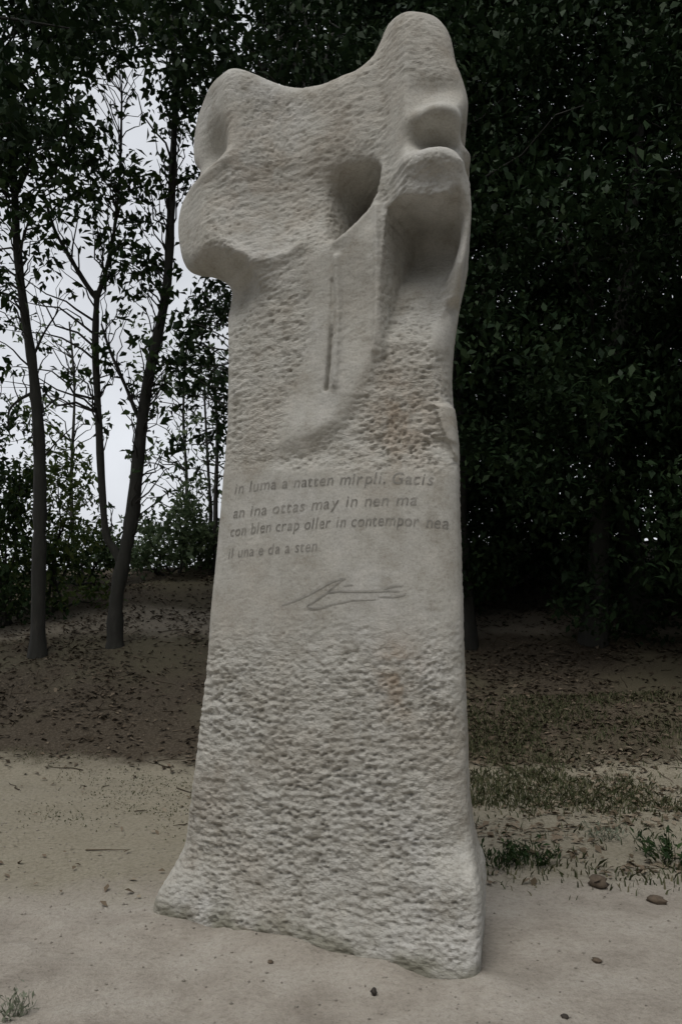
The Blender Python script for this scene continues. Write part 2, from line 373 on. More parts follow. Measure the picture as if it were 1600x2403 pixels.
# left upper facet: hollow that turns away from the front edge
f1 = region([(537, 150), (539, 260), (536, 345), (541, 374), (505, 395), (470, 414), (400, 432), (400, 120), (500, 120)], 0.016)
wf += f1 * (0.03 + 0.15 * smooth(uv(545, 260)[0], uv(430, 260)[0], UU)) * smooth(uv(500, 150)[1] + 0.02, uv(500, 230)[1], VV)
wf += 0.13 * blob(500, 345, 34, 40)
wf += -0.045 * np.exp(-(line_d([(548, 376), (515, 398), (482, 420)]) / 0.026) ** 2)
f2 = region([(508, 405), (492, 470), (488, 545), (505, 600), (520, 700), (340, 700), (340, 425), (455, 425)], 0.03)
wf += f2 * (0.015 + 0.13 * smooth(uv(505, 500)[0], uv(405, 500)[0], UU))
wf += 0.025 * blob(515, 450, 22, 40)
wf_a = wf.copy()
# deep hollow with an undercut right wall
dish = region([(690, 400), (745, 372), (850, 345), (868, 395), (835, 462), (795, 506), (760, 542), (735, 545), (700, 500)], 0.09)
wf += 0.015 * dish + 0.085 * blob(785, 445, 62, 70)
hole = region([(715, 385), (790, 368), (850, 366), (862, 385), (850, 432), (830, 472), (799, 507), (762, 543), (745, 540), (722, 500)], 0.014)
ramp_in = smooth(uv(738, 430)[0], uv(790, 430)[0], UU) * smooth(uv(790, 368)[1], uv(790, 425)[1], VV)
wf += hole * 0.44 * ramp_in
wf_hole = wf - wf_a
# ridge on the right of the hollow, running down as a spine
rim = np.exp(-(line_d([(868, 385), (856, 440), (836, 480), (805, 515), (770, 548)]) / 0.03) ** 2)
wf += -0.03 * rim
# the head: narrow block forward, with a vertical arris and a row of bulges on its right half
HW = -0.09
head = region([(905, -60), (880, 180), (880, 380), (884, 470), (1000, 466), (1090, 424), (1140, -60)], 0.03, HW)
hs = region([(880, -80), (858, 180), (860, 380), (868, 470), (1000, 470), (1140, 430), (1160, -80)], 0.075, HW)
arr = uv(930, 250, HW)[0]
wf += hs * (-0.09 + 0.09 * np.clip((UU - arr) / 0.30, 0, 1.2) ** 1.3 + 0.06 * np.clip((arr - UU) / 0.16, 0, 1.0) ** 1.2)
wf += -0.02 * np.exp(-((UU - arr) / 0.025) ** 2) * bell(PY, 90, 420, 40)
wf += -0.105 * blob(1016, 250, 68, 27, HW, 1.2)         # brow
wf += 0.03 * blob(1010, 178, 60, 24, HW)
wf += 0.125 * blob(1008, 300, 58, 20, HW, 1.4)          # socket
wf += 0.05 * blob(962, 296, 18, 20, HW)
wf += -0.04 * blob(1024, 297, 22, 8, HW)
wf += -0.125 * blob(1003, 362, 84, 32, HW, 1.25)         # ledge below it
wf += -0.045 * blob(1062, 360, 16, 12, HW)
wf += -0.055 * blob(985, 420, 80, 44, HW, 1.8)
wf += 0.05 * blob(1058, 312, 14, 34, HW)
def box2(F, k_):
    for ax in (0, 1):
        pad = [(k_ + 1, k_) if a == ax else (0, 0) for a in (0, 1)]; q = np.cumsum(np.pad(F, pad, mode='edge'), axis=ax); n_ = wf.shape[ax]
        F = (np.take(q, range(2 * k_ + 1, 2 * k_ + 1 + n_), axis=ax) - np.take(q, range(0, n_), axis=ax)) / (2 * k_ + 1)
    return F
wf = box2(box2(wf, 2), 2); wf_hole = box2(box2(wf_hole, 2), 2)
soften = region([(560, 140), (556, 470), (540, 700), (380, 700), (380, 140)], 0.08)
wf = wf + (box2(box2(wf, 4), 4) - wf) * np.clip(soften, 0, 1)
wf_out = wf - wf_hole                                    # front surface without the hollow, used for the silhouette
# recess under the chin
RP = [(880, 490), (888, 470), (908, 461), (990, 465), (1030, 450), (1054, 416), (1064, 470), (1056, 560), (1040, 650), (1015, 740), (985, 830), (940, 860), (862, 860), (864, 700), (873, 560)]
rec = region(RP, 0.014, -0.04)
r_edge = line_d([(1054, 380), (1064, 470), (1056, 560), (1040, 650), (1015, 740), (985, 840)], -0.04)
depth = 0.19 * smooth(uv(950, 850)[1], uv(950, 560)[1], VV) + 0.16 * smooth(uv(950, 640)[1], uv(950, 500)[1], VV)
wf += rec * depth * (0.05 + 0.95 * smooth(0.0, 0.17, r_edge))
# flutes of the shaft
fl = bell(PY, 590, 850, 50)
for x, y0, y1, a in ((771, 590, 880, -0.022), (862, 470, 800, -0.020)):
    wf += a * np.exp(-(line_d([(x, y0), (x + 1, (y0 + y1) / 2), (x - 8, y1)]) / 0.017) ** 2)
wf += 0.022 * blob(815, 690, 32, 120, 0, 1.6)
wf += 0.04 * np.exp(-(line_d([(757, 640), (752, 740), (747, 820), (740, 890)]) / 0.0095) ** 2) * (0.35 + 0.65 * smooth(735, 775, PY))
wf += 0.014 * blob(690, 800, 40, 110)
# sweep: the smooth tongue stays proud, the tooled ground right of it drops back
tong = region([(868, 800), (838, 858), (806, 918), (772, 965), (728, 1004), (690, 1030), (640, 1034), (600, 1060), (600, 1140), (1100, 1140), (1100, 780), (900, 780)], 0.055)
wf += 0.028 * tong * bell(PY, 780, 1045, 45)
wf += -0.02 * blob(705, 985, 60, 36)
# chamfers and shard on the right arris
ch1 = region([(1000, 668), (972, 740), (968, 800), (985, 880), (1000, 905), (1120, 905), (1120, 650)], 0.016)
wf += ch1 * 0.15 * smooth(uv(965, 800)[0], uv(1060, 800)[0], UU)
sh = region([(975, 915), (1028, 915), (1030, 1036), (1018, 1040)], 0.010)
wf += -0.025 * sh
ch2 = region([(1030, 905), (1034, 1030), (1022, 1046), (1055, 1100), (1120, 1100), (1120, 900)], 0.012)
wf += ch2 * (0.03 + 0.08 * smooth(uv(1026, 980)[0], uv(1065, 980)[0], UU))
ch3 = region([(955, 985), (1020, 1050), (1052, 1110), (1060, 1160), (1120, 1160), (1120, 1040)], 0.012)
wf += ch3 * 0.02

# silhouette: carry each picture point to the depth at which the stone really turns away there
def sample(F, u, v):
    u = np.asarray(u, float); v = np.asarray(v, float)
    x = np.clip((u - U0) / STEP, 0, F.shape[0] - 1.001); y = np.clip((v - V0) / STEP, 0, F.shape[1] - 1.001)
    i, j = x.astype(int), y.astype(int); a, b = x - i, y - j
    return (F[i, j] * (1 - a) + F[i + 1, j] * a) * (1 - b) + (F[i, j + 1] * (1 - a) + F[i + 1, j + 1] * a) * b
def turn(pts_px, extra):
    out = []
    for x, y in spline(pts_px, 4):
        u, v = uv(x, y, 0.05); e = extra(x, y)
        for _ in range(4): u, v = uv(x, y, float(sample(wf_s, u, v)) + e)
        out.append((u, v))
    return out
wf_s = wf_out
for ax in (0, 1):
    for _ in range(2):
        k_ = 9; pad = [(k_, k_) if a == ax else (0, 0) for a in (0, 1)]; q = np.cumsum(np.pad(wf_s, pad, mode='edge'), axis=ax)
        n_ = wf.shape[ax]; wf_s = (np.take(q, range(2 * k_, 2 * k_ + n_), axis=ax) - np.take(q, range(0, n_), axis=ax)) / (2 * k_)
LO = turn(left, lambda x, y: 0.045)
RO = turn(right, lambda x, y: float(np.interp(y, [22, 640, 900, 1900, 2300], [0.05, 0.05, 0.08, 0.14, 0.15])) if x > 960 else 0.05)
outline = LO + [(LO[-1][0], -0.6), (RO[-1][0], -0.6)] + RO[::-1]
d2 = sd_poly(outline) - 0.012
gu, gv = np.gradient(wf, STEP)
inv = 1.0 / np.sqrt(1 + np.minimum(gu ** 2 + gv ** 2, 9.0))
kk = np.interp(PY, [0, 160, 640, 700, 1900, 2150, 2300], [0.15, 0.12, 0.10, 0.075, 0.075, 0.11, 0.11])
kk = kk - (kk - 0.045) * smooth(940, 1000, PX) * bell(PY, 380, 660, 40)
def smax(a, b, k):
    h = np.maximum(k - np.abs(a - b), 0) / k
    return np.maximum(a, b) + h * h * k * 0.25
tk = np.interp(PY, [0, 600, 900, 2300], [0.32, 0.32, 0.26, 0.24])
vol = np.empty((len(ug), len(vg), len(wg)), np.float32)
wb = 0.70 - 0.05 * np.clip(VV / 4, 0, 1)
for k, w in enumerate(wg):
    f = (wf - w) * inv
    # sides draw in slightly behind the front edge; back stays rough and rounded
    s = d2 + tk * np.clip(w - wf_out - 0.03, 0, None)
    vol[:, :, k] = smax(smax(s, f, kk), w - wb, 0.14)
import openvdb
grid = openvdb.FloatGrid(1.0); grid.copyFromArray(vol, tolerance=0.0)
pts, quads = grid.convertToQuads(0.0)
del vol, grid
pts = np.asarray(pts, float) * STEP + np.array([U0, V0, W0]); quads = np.asarray(quads, np.int64)
pu, pv, pw = pts.T

# tooling mask: how deeply the mason's point has bitten each part of the face
tool = np.interp(PY, [0, 640, 700, 1060, 1085, 1420, 1500, 1560, 1960, 2060, 2300], [0.42, 0.55, 0.8, 0.9, 0.10, 0.13, 0.6, 1.0, 1.0, 0.95, 0.9])
tool = tool * (1 - 0.75 * region([(700, 590), (700, 780), (640, 960), (620, 1050), (690, 1040), (775, 975), (835, 870), (872, 780), (872, 440), (830, 480), (760, 560)], 0.03))
tool = tool * (1 - 0.85 * np.clip(ch1 + ch2 + sh, 0, 1)) * (1 - 0.6 * np.clip(f1 + f2 + lower_left, 0, 1))
tool = np.where(rec > 0.5, tool * np.interp(PY, [440, 500, 600], [0.3, 0.7, 1.1]), tool)
tool = tool * (1 - 0.6 * head * bell(PY, 190, 385, 20))
tool = np.maximum(tool, 1.25 * region([(880, 800), (1000, 800), (1000, 1075), (760, 1075), (800, 980), (850, 880)], 0.08))
edge = smooth(0.012, 0.085, -d2)                                 # drafted margins are dressed smoother
tool = tool * (0.35 + 0.65 * edge)
tl = sample(tool, pu, pv)
tl = tl * (1 + 0.3 * smooth(1.9, 1.4, pv))
tl = np.where(pw > sample(wf, pu, pv) + 0.13, 0.45 * np.where(pv > 3.0, 0.7, 1), tl)

def vnormals(p, q):
    n = np.zeros_like(p); fn = np.cross(p[q[:, 2]] - p[q[:, 0]], p[q[:, 3]] - p[q[:, 1]])
    for k in range(4): np.add.at(n, q[:, k], fn)
    return n / (np.linalg.norm(n, axis=1, keepdims=True) + 1e-12)
nrm = vnormals(pts, quads)
cen = np.array([0, 2.0, 0.25])
if (np.sum(nrm[pw < 0.0] * np.array([0, 0, 1.0]), axis=1)).mean() > 0:
    nrm = -nrm; quads = quads[:, ::-1]
s_ = pu + 0.8 * pw
swirl = (fbm2(s_ * 2.4, pv * 2.4, 40, 2) - 0.4) * 0.35
sx_, sy_ = s_ + pv * swirl * 0.3, pv - s_ * (0.10 + swirl * 0.6)
f1_, c1_ = worley2(sx_ / 0.035, sy_ / 0.0185, 1)
f2_, c2_ = worley2(sx_ / 0.027 + 7, sy_ / 0.015 + 3, 2)
pits = -(1 - smooth(0.0, 0.62, f1_)) * (0.12 + 1.25 * c1_ ** 1.8) * 0.0115 - (1 - smooth(0, 0.6, f2_)) * c2_ ** 2 * 0.007
ridge = (vnoise2(sx_ / 0.07, sy_ / 0.018, 5) - 0.5) * 0.008 + (vnoise2(sx_ / 0.026 + 4, sy_ / 0.014, 6) - 0.5) * 0.0075 + (fbm2(s_ * 9, pv * 9, 15, 3) - 0.45) * 0.008
vary = 0.66 + 0.45 * smooth(0.3, 0.62, fbm2(s_ * 4 + 9, pv * 4, 77, 3))
disp = tl * vary * (pits + ridge) + (fbm2(s_ * 5, pv * 5, 33, 3) - 0.45) * 0.006
pts2 = pts + nrm * disp[:, None]
stain = 0.55 * sample(blob(905, 1560, 45, 90) + 0.7 * blob(900, 960, 70, 110) + 0.8 * blob(560, 2150, 60, 22) + 0.35 * blob(600, 400, 120, 160), pu, pv)
stain = np.clip(stain * 0.75 * (0.25 + 1.3 * smooth(0.35, 0.62, fbm2(s_ * 14, pv * 14, 60, 4))), 0, 0.75)
moss = smooth(0.15, 0.0, pv - 0.05 * fbm2(s_ * 6, pv * 3, 90, 3)) * smooth(0.3, 0.6, fbm2(s_ * 7 + 3, pv * 9, 91, 4)) * 0.75
world_pts = pts2[:, :1] * ud + pts2[:, 2:] * wd; world_pts[:, 2] += pts2[:, 1]
me = mesh_np('stone_body', world_pts, quads, True)
for nm, arr_ in (('tooling', np.clip(tl, 0, 1.3)), ('stain', stain), ('moss', moss)):
    a_ = me.attributes.new(nm, 'FLOAT', 'POINT'); a_.data.foreach_set('value', arr_.astype(np.float32))
stele = empty('stone_monument', tuple(ORG))
tag(stele, 'tall carved pale limestone monument with worn inscription standing on bare earth', 'monument')
body = obj('stone_body', me, M['stone'], stele)

from mathutils.bvhtree import BVHTree
bvh = BVHTree.FromPolygons(world_pts.tolist(), quads.tolist())
wdv = Vector(wd)
def on_face(u, v, lift=0.0022):
    out = []
    for a, b in zip(u, v):
        o = Vector(a * ud - 1.0 * wd); o.z += b
        hit, nor, _, _ = bvh.ray_cast(o, wdv)
        out.append(tuple((hit if hit is not None else o + wdv * 1.05) - wdv * lift))
    return np.array(out)
def text_line(txt, base, size, name='letter'):
    """letters set along a baseline given as picture points, laid on the carved face; each letter a part"""
    adv = {}; pos = []; x = 0.0
    bp = np.array(P(base)); seg = np.concatenate([[0], np.cumsum(np.hypot(*np.diff(bp, axis=0).T))])
    items = []
    for ch in txt:
        if ch == ' ': x += 0.34; continue
        cu = bpy.data.curves.new('glyph', 'FONT'); cu.body = ch; cu.size = 1.0; cu.shear = 0.2; cu.resolution_u = 3; cu.offset = 0.0
        tmp = bpy.data.objects.new('tmp', cu); C.objects.link(tmp)
        dg = bpy.context.evaluated_depsgraph_get(); m2 = bpy.data.meshes.new_from_object(tmp.evaluated_get(dg))
        bpy.data.objects.remove(tmp)
        co = np.empty(len(m2.vertices) * 3, np.float32); m2.vertices.foreach_get('co', co); co = co.reshape(-1, 3).astype(float)
        w = co[:, 0].max() - co[:, 0].min(); co[:, 0] += x - co[:, 0].min(); x += w + 0.075; items.append((m2, co))
    sc = seg[-1] / x
    for m2, co in items:
        d = co[:, 0] * sc; u = np.interp(d, seg, bp[:, 0]); v = np.interp(d, seg, bp[:, 1]) + co[:, 1] * size
        m2.vertices.foreach_set('co', on_face(u, v).astype(np.float32).ravel()); m2.update(); m2.materials.clear()
        obj(name, m2, M['letter'], stele)
LS = 0.080
text_line('in luma a natten mirpli. Gacis', [(528, 1134), (600, 1124), (760, 1113), (880, 1109), (985, 1110)], LS)
text_line('an ina ottas may in nen ma', [(524, 1190), (640, 1178), (790, 1164), (950, 1158)], LS)
text_line('con blen crap oller in contempor nea', [(517, 1233), (600, 1223), (760, 1212), (900, 1206), (1015, 1212)], LS)
text_line('il una e da a sten', [(511, 1284), (600, 1275), (725, 1266)], LS)

def stroke(pts_px, width, name='signature_stroke'):
    sp = spline(pts_px, 6); q = np.array(P(sp)); t = np.gradient(q, axis=0); t /= np.linalg.norm(t, axis=1, keepdims=True) + 1e-9
    nn = np.stack([-t[:, 1], t[:, 0]], 1); wdt = width * (0.45 + 0.55 * np.sin(np.linspace(0.25, 2.9, len(q))))[:, None]
    L = q + nn * wdt / 2; R = q - nn * wdt / 2
    V = np.concatenate([on_face(L[:, 0], L[:, 1]), on_face(R[:, 0], R[:, 1])]); n = len(q)
    F = np.array([[i, i + n, i + n + 1, i + 1] for i in range(n - 1)])
    return obj(name, mesh_np(name, V, F), M['sign'], stele)
def zs(l): return [((560 + x / 3.564) / D2P, (1330 + y / 3.564) / D2P) for x, y in l]
for l, w in (([(330, 325), (440, 285), (540, 240), (650, 180), (740, 130), (810, 105), (870, 92)], 0.014),
             ([(870, 92), (800, 140), (720, 210), (620, 280), (545, 335), (600, 352), (680, 338), (760, 315), (930, 282), (1120, 272)], 0.011),
             ([(690, 225), (800, 208), (930, 206), (1120, 200), (1240, 168), (1340, 152)], 0.012),
             ([(850, 156), (890, 152), (930, 150)], 0.010),
             ([(1120, 205), (1200, 200), (1310, 205)], 0.010), ([(1135, 250), (1230, 252), (1320, 243), (1365, 222)], 0.010)):
    stroke(zs(l), w * 0.75)

# ------------------------------------------------------------------ plants: leaves, limbs
def leaves(cent, size, up=0.5, rng=rng, aspect=0.5, jit=0.45):
    """one folded diamond per leaf; cent (n,3)"""
    n = len(cent); d = rng.normal(size=(n, 3)); d[:, 2] -= 0.35; d /= np.linalg.norm(d, axis=1, keepdims=True)
    nn = rng.normal(size=(n, 3)); nn[:, 2] = np.abs(nn[:, 2]) + up * 2; s = np.cross(d, nn); s /= np.linalg.norm(s, axis=1, keepdims=True) + 1e-9
    nn = np.cross(s, d); L = size * (1 - jit + 2 * jit * rng.random(n))[:, None]; Wd = L * aspect * 0.5
    base = cent - d * L * 0.5; tip = cent + d * L * 0.5 - nn * L * 0.08; midp = cent - d * L * 0.06 + nn * L * 0.0
    l = midp + s * Wd + nn * Wd * 0.35; r = midp - s * Wd + nn * Wd * 0.35
    V = np.stack([base, r, tip, l], 1).reshape(-1, 3); F = np.arange(4 * n).reshape(n, 4)
    return V, F
def cluster_leaves(centres, radii, per, size, rng, flat=0.75, up=0.5):
    out = []
    for c, r in zip(centres, radii):
        k = max(3, int(per * (r ** 2) / 0.09)); q = rng.normal(size=(k, 3)); q /= np.linalg.norm(q, axis=1, keepdims=True)
        q *= (rng.random((k, 1)) ** 0.45) * r; q[:, 2] *= flat
        out.append(c + q)
    cen = np.concatenate(out); return leaves(cen, size, up, rng)
def tube(path, radii, seg=7):
    path = np.asarray(path, float); radii = np.asarray(radii, float); n = len(path)
    t = np.gradient(path, axis=0); t /= np.linalg.norm(t, axis=1, keepdims=True) + 1e-9
    ref = np.array([0.3, 1.0, 0.1]); a = np.cross(t, ref); a /= np.linalg.norm(a, axis=1, keepdims=True) + 1e-9; b = np.cross(t, a)
    th = np.linspace(0, 2 * math.pi, seg, endpoint=False)
    V = (path[:, None, :] + radii[:, None, None] * (np.cos(th)[None, :, None] * a[:, None, :] + np.sin(th)[None, :, None] * b[:, None, :])).reshape(-1, 3)
    F = [[i * seg + j, i * seg + (j + 1) % seg, (i + 1) * seg + (j + 1) % seg, (i + 1) * seg + j] for i in range(n - 1) for j in range(seg)]
    return V, np.array(F)
class Bag:
    def __init__(s): s.v = []; s.f = []; s.n = 0
    def add(s, vf):
        v, f = vf; s.v.append(v); s.f.append(np.asarray(f) + s.n); s.n += len(v)
    def mesh(s, name, sm=False): return mesh_np(name, np.concatenate(s.v), np.concatenate(s.f), sm)
def wobble(a, b, n, amp, rng):
    t = np.linspace(0, 1, n)[:, None]; p = a + (b - a) * t
    return p + rng.normal(size=(n, 3)) * amp * np.sin(t * math.pi)

def limbs_to(bag, trunk_pts, trunk_r, targets, rng, r0=0.03):
    """a thin limb from the nearest lower point of the stem to every leaf clump"""
    for c in targets:
        d = np.linalg.norm(trunk_pts - c, axis=1) + 1.6 * np.clip(trunk_pts[:, 2] - c[2] + 0.5, 0, None); i = int(np.argmin(d))
        a = trunk_pts[i]; L = np.linalg.norm(c - a)
        if L < 0.15 or (L > 0.9 and rng.random() < 0.35): continue
        r = min(trunk_r[i] * 0.5, r0 * (0.25 + 0.28 * L)); p = wobble(a, c, 6, 0.05 * L, rng); p[1:-1, 2] += 0.05 * L
        bag.add(tube(p, np.linspace(r, 0.004, 6), 5))

def px_tree(name, label, stems, clumps, leafmat, per, lsize, seed, group=None, cat='tree'):
    """stems: list of (picture points, depth, r0, r1); clumps: (px, py, depth, radius)"""
    r = np.random.default_rng(seed); bag = Bag(); tp = []; tr = []
    base = at_depth(*stems[0][0][0], stems[0][1])
    gz = float(ground_h(base[0], base[1])) - 0.15
    for si, (pp, Y, r0, r1) in enumerate(stems):
        sp = spline(pp, 5); Yv = np.broadcast_to(np.interp(np.linspace(0, 1, len(sp)), np.linspace(0, 1, np.size(Y)), np.atleast_1d(Y)), (len(sp),))
        w = np.array([at_depth(x, y, yy) for (x, y), yy in zip(sp, Yv)])
        if si == 0: w = np.concatenate([[[w[0][0], w[0][1], gz]], w]) if w[0][2] > gz else w
        rad = np.linspace(r0, r1, len(w))
        if si == 0: rad[0] *= 1.5; rad[1] *= 1.15
        rad *= 1 + 0.08 * r.normal(size=len(w)); bag.add(tube(w, rad, 9)); tp.append(w); tr.append(rad)
    tp = np.concatenate(tp); tr = np.concatenate(tr)
    cs = np.array([at_depth(x, y, Y) for x, y, Y, _ in clumps]); rr = np.array([c[3] for c in clumps])
    limbs_to(bag, tp, tr, cs, r)
    root = empty(name, (base[0], base[1], gz)); off = np.array([base[0], base[1], gz])
    tag(root, label, cat, group)
    m1 = bag.mesh('trunk', True); m1.transform(__import__('mathutils').Matrix.Translation(-Vector(off))); obj('trunk', m1, M['bark'], root)
    V, F = cluster_leaves(cs, rr, per, lsize, r); obj('crown', mesh_np('crown', V - off, F), leafmat, root)
    return root

def gen_tree(seed, H, crown_lo, spread, nclump, crad, per, lsize, leafmat, r0=0.16, lean=0.4, name='tree', off=(0, 0)):
    """a free-standing tree: tapering wandering trunk, limbs, clumped crown"""
    r = np.random.default_rng(seed); bag = Bag(); n = 14
    z = np.linspace(-0.2, H * 0.93, n); ph = r.random() * 6
    tx = np.cumsum(r.normal(size=n) * 0.10) + lean * np.sin(z / H * 2 + ph) - lean * math.sin(ph); ty = np.cumsum(r.normal(size=n) * 0.10)
    tx -= tx[0]; ty -= ty[0]
    T = np.stack([tx, ty, z], 1); R = np.linspace(r0, 0.03, n); R[0] *= 1.5; bag.add(tube(T, R, 9))
    cs = []
    while len(cs) < nclump:
        h = crown_lo + (H - crown_lo) * r.random(); f = (h - crown_lo) / (H - crown_lo)
        rad = spread * (0.45 + 0.9 * math.sin(math.pi * min(1, f * 0.85 + 0.12))) * math.sqrt(r.random()); a = r.random() * 2 * math.pi
        cs.append((np.interp(h, z, tx) + rad * math.cos(a) + off[0] * f, np.interp(h, z, ty) + rad * math.sin(a) + off[1] * f, h + r.normal() * 0.3))
    cs = np.array(cs); rr = crad * (0.6 + 0.8 * r.random(nclump))
    limbs_to(bag, T, R, cs[cs[:, 2] > 3.2][::2], r, 0.028)
    root = empty(name); obj('trunk', bag.mesh('trunk', True), M['bark'], root)
    V, F = cluster_leaves(cs, rr, per, lsize, r); obj('crown', mesh_np('crown', V, F), leafmat, root)
    return root

# ---- the slender trees against the sky on the left
r_ = np.random.default_rng(3)
def scatter(n, x0, x1, y0, y1, Y0, Y1, s0, s1, keep=None):
    out = []
    while len(out) < n:
        x, y = r_.uniform(x0, x1), r_.uniform(y0, y1)
        if keep and not keep(x, y): continue
        out.append((x, y, r_.uniform(Y0, Y1), r_.uniform(s0, s1)))
    return out
def clear(x, y):   # gaps where the sky shows through
    for cx, cy, rx, ry in ((300, 230, 95, 105), (140, 740, 85, 110), (265, 1030, 40, 150), (470, 1000, 60, 70), (250, 1120, 60, 110), (30, 600, 30, 40), (180, 620, 40, 60), (130, 950, 80, 60)):
        if ((x - cx) / rx) ** 2 + ((y - cy) / ry) ** 2 < 1: return False
    return True
clA = scatter(60, -120, 190, -60, 520, 9.8, 12.2, 0.30, 0.55, clear) + scatter(12, -60, 120, 520, 700, 10, 12, 0.2, 0.35, clear) + scatter(26, -60, 200, 620, 980, 10.5, 12, 0.09, 0.2) + scatter(16, -60, 200, 200, 560, 10.5, 12, 0.1, 0.22)
px_tree('slender_tree', 'slender dark tree leaning outward, its single trunk bending above a leafy shrub', [
    ([(88, 1500), (90, 1330), (93, 1150), (90, 1000), (77, 850), (55, 700), (40, 560), (34, 430), (22, 300), (5, 90)], 11.0, 0.105, 0.035),
    ([(74, 830), (100, 770), (135, 715)], 11.0, 0.022, 0.008), ([(82, 900), (45, 920), (22, 945), (20, 985)], 11.0, 0.025, 0.01)],
    clA, M['leaf'], 24, 0.135, 11)
clB = (scatter(34, 190, 360, 380, 640, 10.2, 12, 0.22, 0.42, clear) + scatter(16, 160, 420, 130, 380, 10, 12, 0.12, 0.24)
       + scatter(50, 120, 520, -80, 130, 9.6, 12, 0.32, 0.55) + scatter(30, 240, 400, 600, 1000, 10.5, 12, 0.13, 0.26, clear)
       + scatter(18, 130, 330, 560, 960, 10.4, 12, 0.12, 0.2, clear)
       + scatter(48, 190, 440, 130, 420, 10.2, 12, 0.08, 0.17) + scatter(40, 0, 440, 420, 900, 10.2, 12, 0.08, 0.18) + scatter(30, 230, 420, 820, 1200, 10.6, 12, 0.08, 0.16))
px_tree('forked_tree', 'tall dark tree whose trunk forks into two near the ground against the sky', [
    ([(265, 1490), (268, 1380), (285, 1285), (305, 1180), (324, 1000), (340, 880), (368, 750), (385, 650), (393, 500), (399, 350), (404, 200), (398, 40)], 11.2, 0.11, 0.04),
    ([(283, 1300), (262, 1262), (244, 1225), (234, 1100), (227, 950), (220, 800), (224, 670)], 11.2, 0.06, 0.045),
    ([(224, 690), (190, 640), (150, 572), (125, 525), (100, 440)], 11.2, 0.04, 0.02),
    ([(222, 690), (245, 620), (262, 540), (276, 400), (281, 215)], 11.2, 0.036, 0.014),
    ([(318, 960), (290, 890), (255, 810), (234, 745)], 11.2, 0.03, 0.016)],
    clB, M['leaf'], 22, 0.135, 12)
clC = (scatter(26, 420, 560, 600, 900, 9.0, 11.5, 0.16, 0.32) + scatter(18, 400, 540, 880, 1080, 9.5, 12, 0.12, 0.24) + scatter(46, 400, 900, -80, 240, 8.6, 11.5, 0.35, 0.6)
       + scatter(26, 520, 1080, 150, 700, 9, 11, 0.35, 0.55))
px_tree('leafy_tree', 'leafy tree rooted directly behind the stone monument', [
    ([(640, 1560), (650, 1300), (660, 1000), (690, 700), (715, 480), (722, 320)], 9.6, 0.16, 0.05)],
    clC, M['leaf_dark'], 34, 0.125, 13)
# sparse young trees beyond the crest, breaking up the low sky
for lab, pp, Y, cl, sd_ in (('sparse feathery tree beyond the crest, seen between slender and forked trees', [(170, 1300), (165, 1100), (172, 900), (160, 740)], 18.5, scatter(80, 0, 240, 720, 1240, 17, 20, 0.14, 0.34), 35),
                        ('sparse feathery tree beyond the crest, between forked tree and monument', [(425, 1300), (430, 1120), (422, 950), (430, 780)], 18.0, scatter(96, 300, 545, 740, 1270, 17, 19, 0.14, 0.36), 36)):
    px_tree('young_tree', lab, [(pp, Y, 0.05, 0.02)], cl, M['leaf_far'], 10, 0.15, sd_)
# slim distant trunks on the crest
for (pp, Y, r0, lab, sd_) in (([(497, 1300), (496, 1150), (500, 1000), (492, 820)], 16.0, 0.06, 'thin bare-stemmed tree on the crest beside the monument shaft', 31),
                        ([(482, 1300), (485, 1180), (478, 1060), (470, 900)], 16.6, 0.05, 'very thin sapling on the crest left of the bare-stemmed tree', 32)):
    x0 = pp[-1][0]
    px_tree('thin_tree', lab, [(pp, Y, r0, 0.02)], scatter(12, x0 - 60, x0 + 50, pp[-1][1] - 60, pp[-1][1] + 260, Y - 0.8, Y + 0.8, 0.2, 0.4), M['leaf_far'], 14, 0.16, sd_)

# ---- dense dark wood on the right and overhead
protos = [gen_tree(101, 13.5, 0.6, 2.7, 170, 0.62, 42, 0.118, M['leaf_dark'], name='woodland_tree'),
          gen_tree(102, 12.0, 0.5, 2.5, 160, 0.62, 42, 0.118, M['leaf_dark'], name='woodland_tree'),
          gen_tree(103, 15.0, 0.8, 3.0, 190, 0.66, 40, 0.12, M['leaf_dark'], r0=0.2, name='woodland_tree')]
spots = [(3.5, 11.4, 0, 1.0), (6.2, 10.9, 1, 1.05), (1.7, 11.6, 2, 0.95), (4.4, 12.2, 0, 1.1), (7.4, 11.8, 2, 1.0), (8.3, 8.6, 1, 1.1), (2.9, 14.6, 1, 1.15),
         (6.2, 15.2, 2, 1.05), (9.6, 14.8, 0, 1.15), (0.8, 13.6, 1, 0.95), (4.6, 18.0, 2, 1.1), (11.8, 18.2, 2, 1.1), (1.4, 17.6, 0, 1.1), (11.2, 11.0, 2, 1.05), (0.9, 16.2, 2, 0.95), (2.6, 20.5, 0, 1.2), (10.2, 22, 0, 1.2), (14.5, 21, 1, 1.2), (13.6, 14.5, 0, 1.1)]
used = set()
for i, (x, y, k, s) in enumerate(spots):
    o = copy_tree(protos[k]) if k in used else protos[k]; used.add(k)
    o.location = (x, y, float(ground_h(x, y)) - 0.05); o.rotation_euler = (0, 0, i * 2.4); o.scale = (s, s, s)
    tag(o, 'tall dense dark-leaved tree in the shady wood behind the monument', 'tree', 'trees of the dark wood')
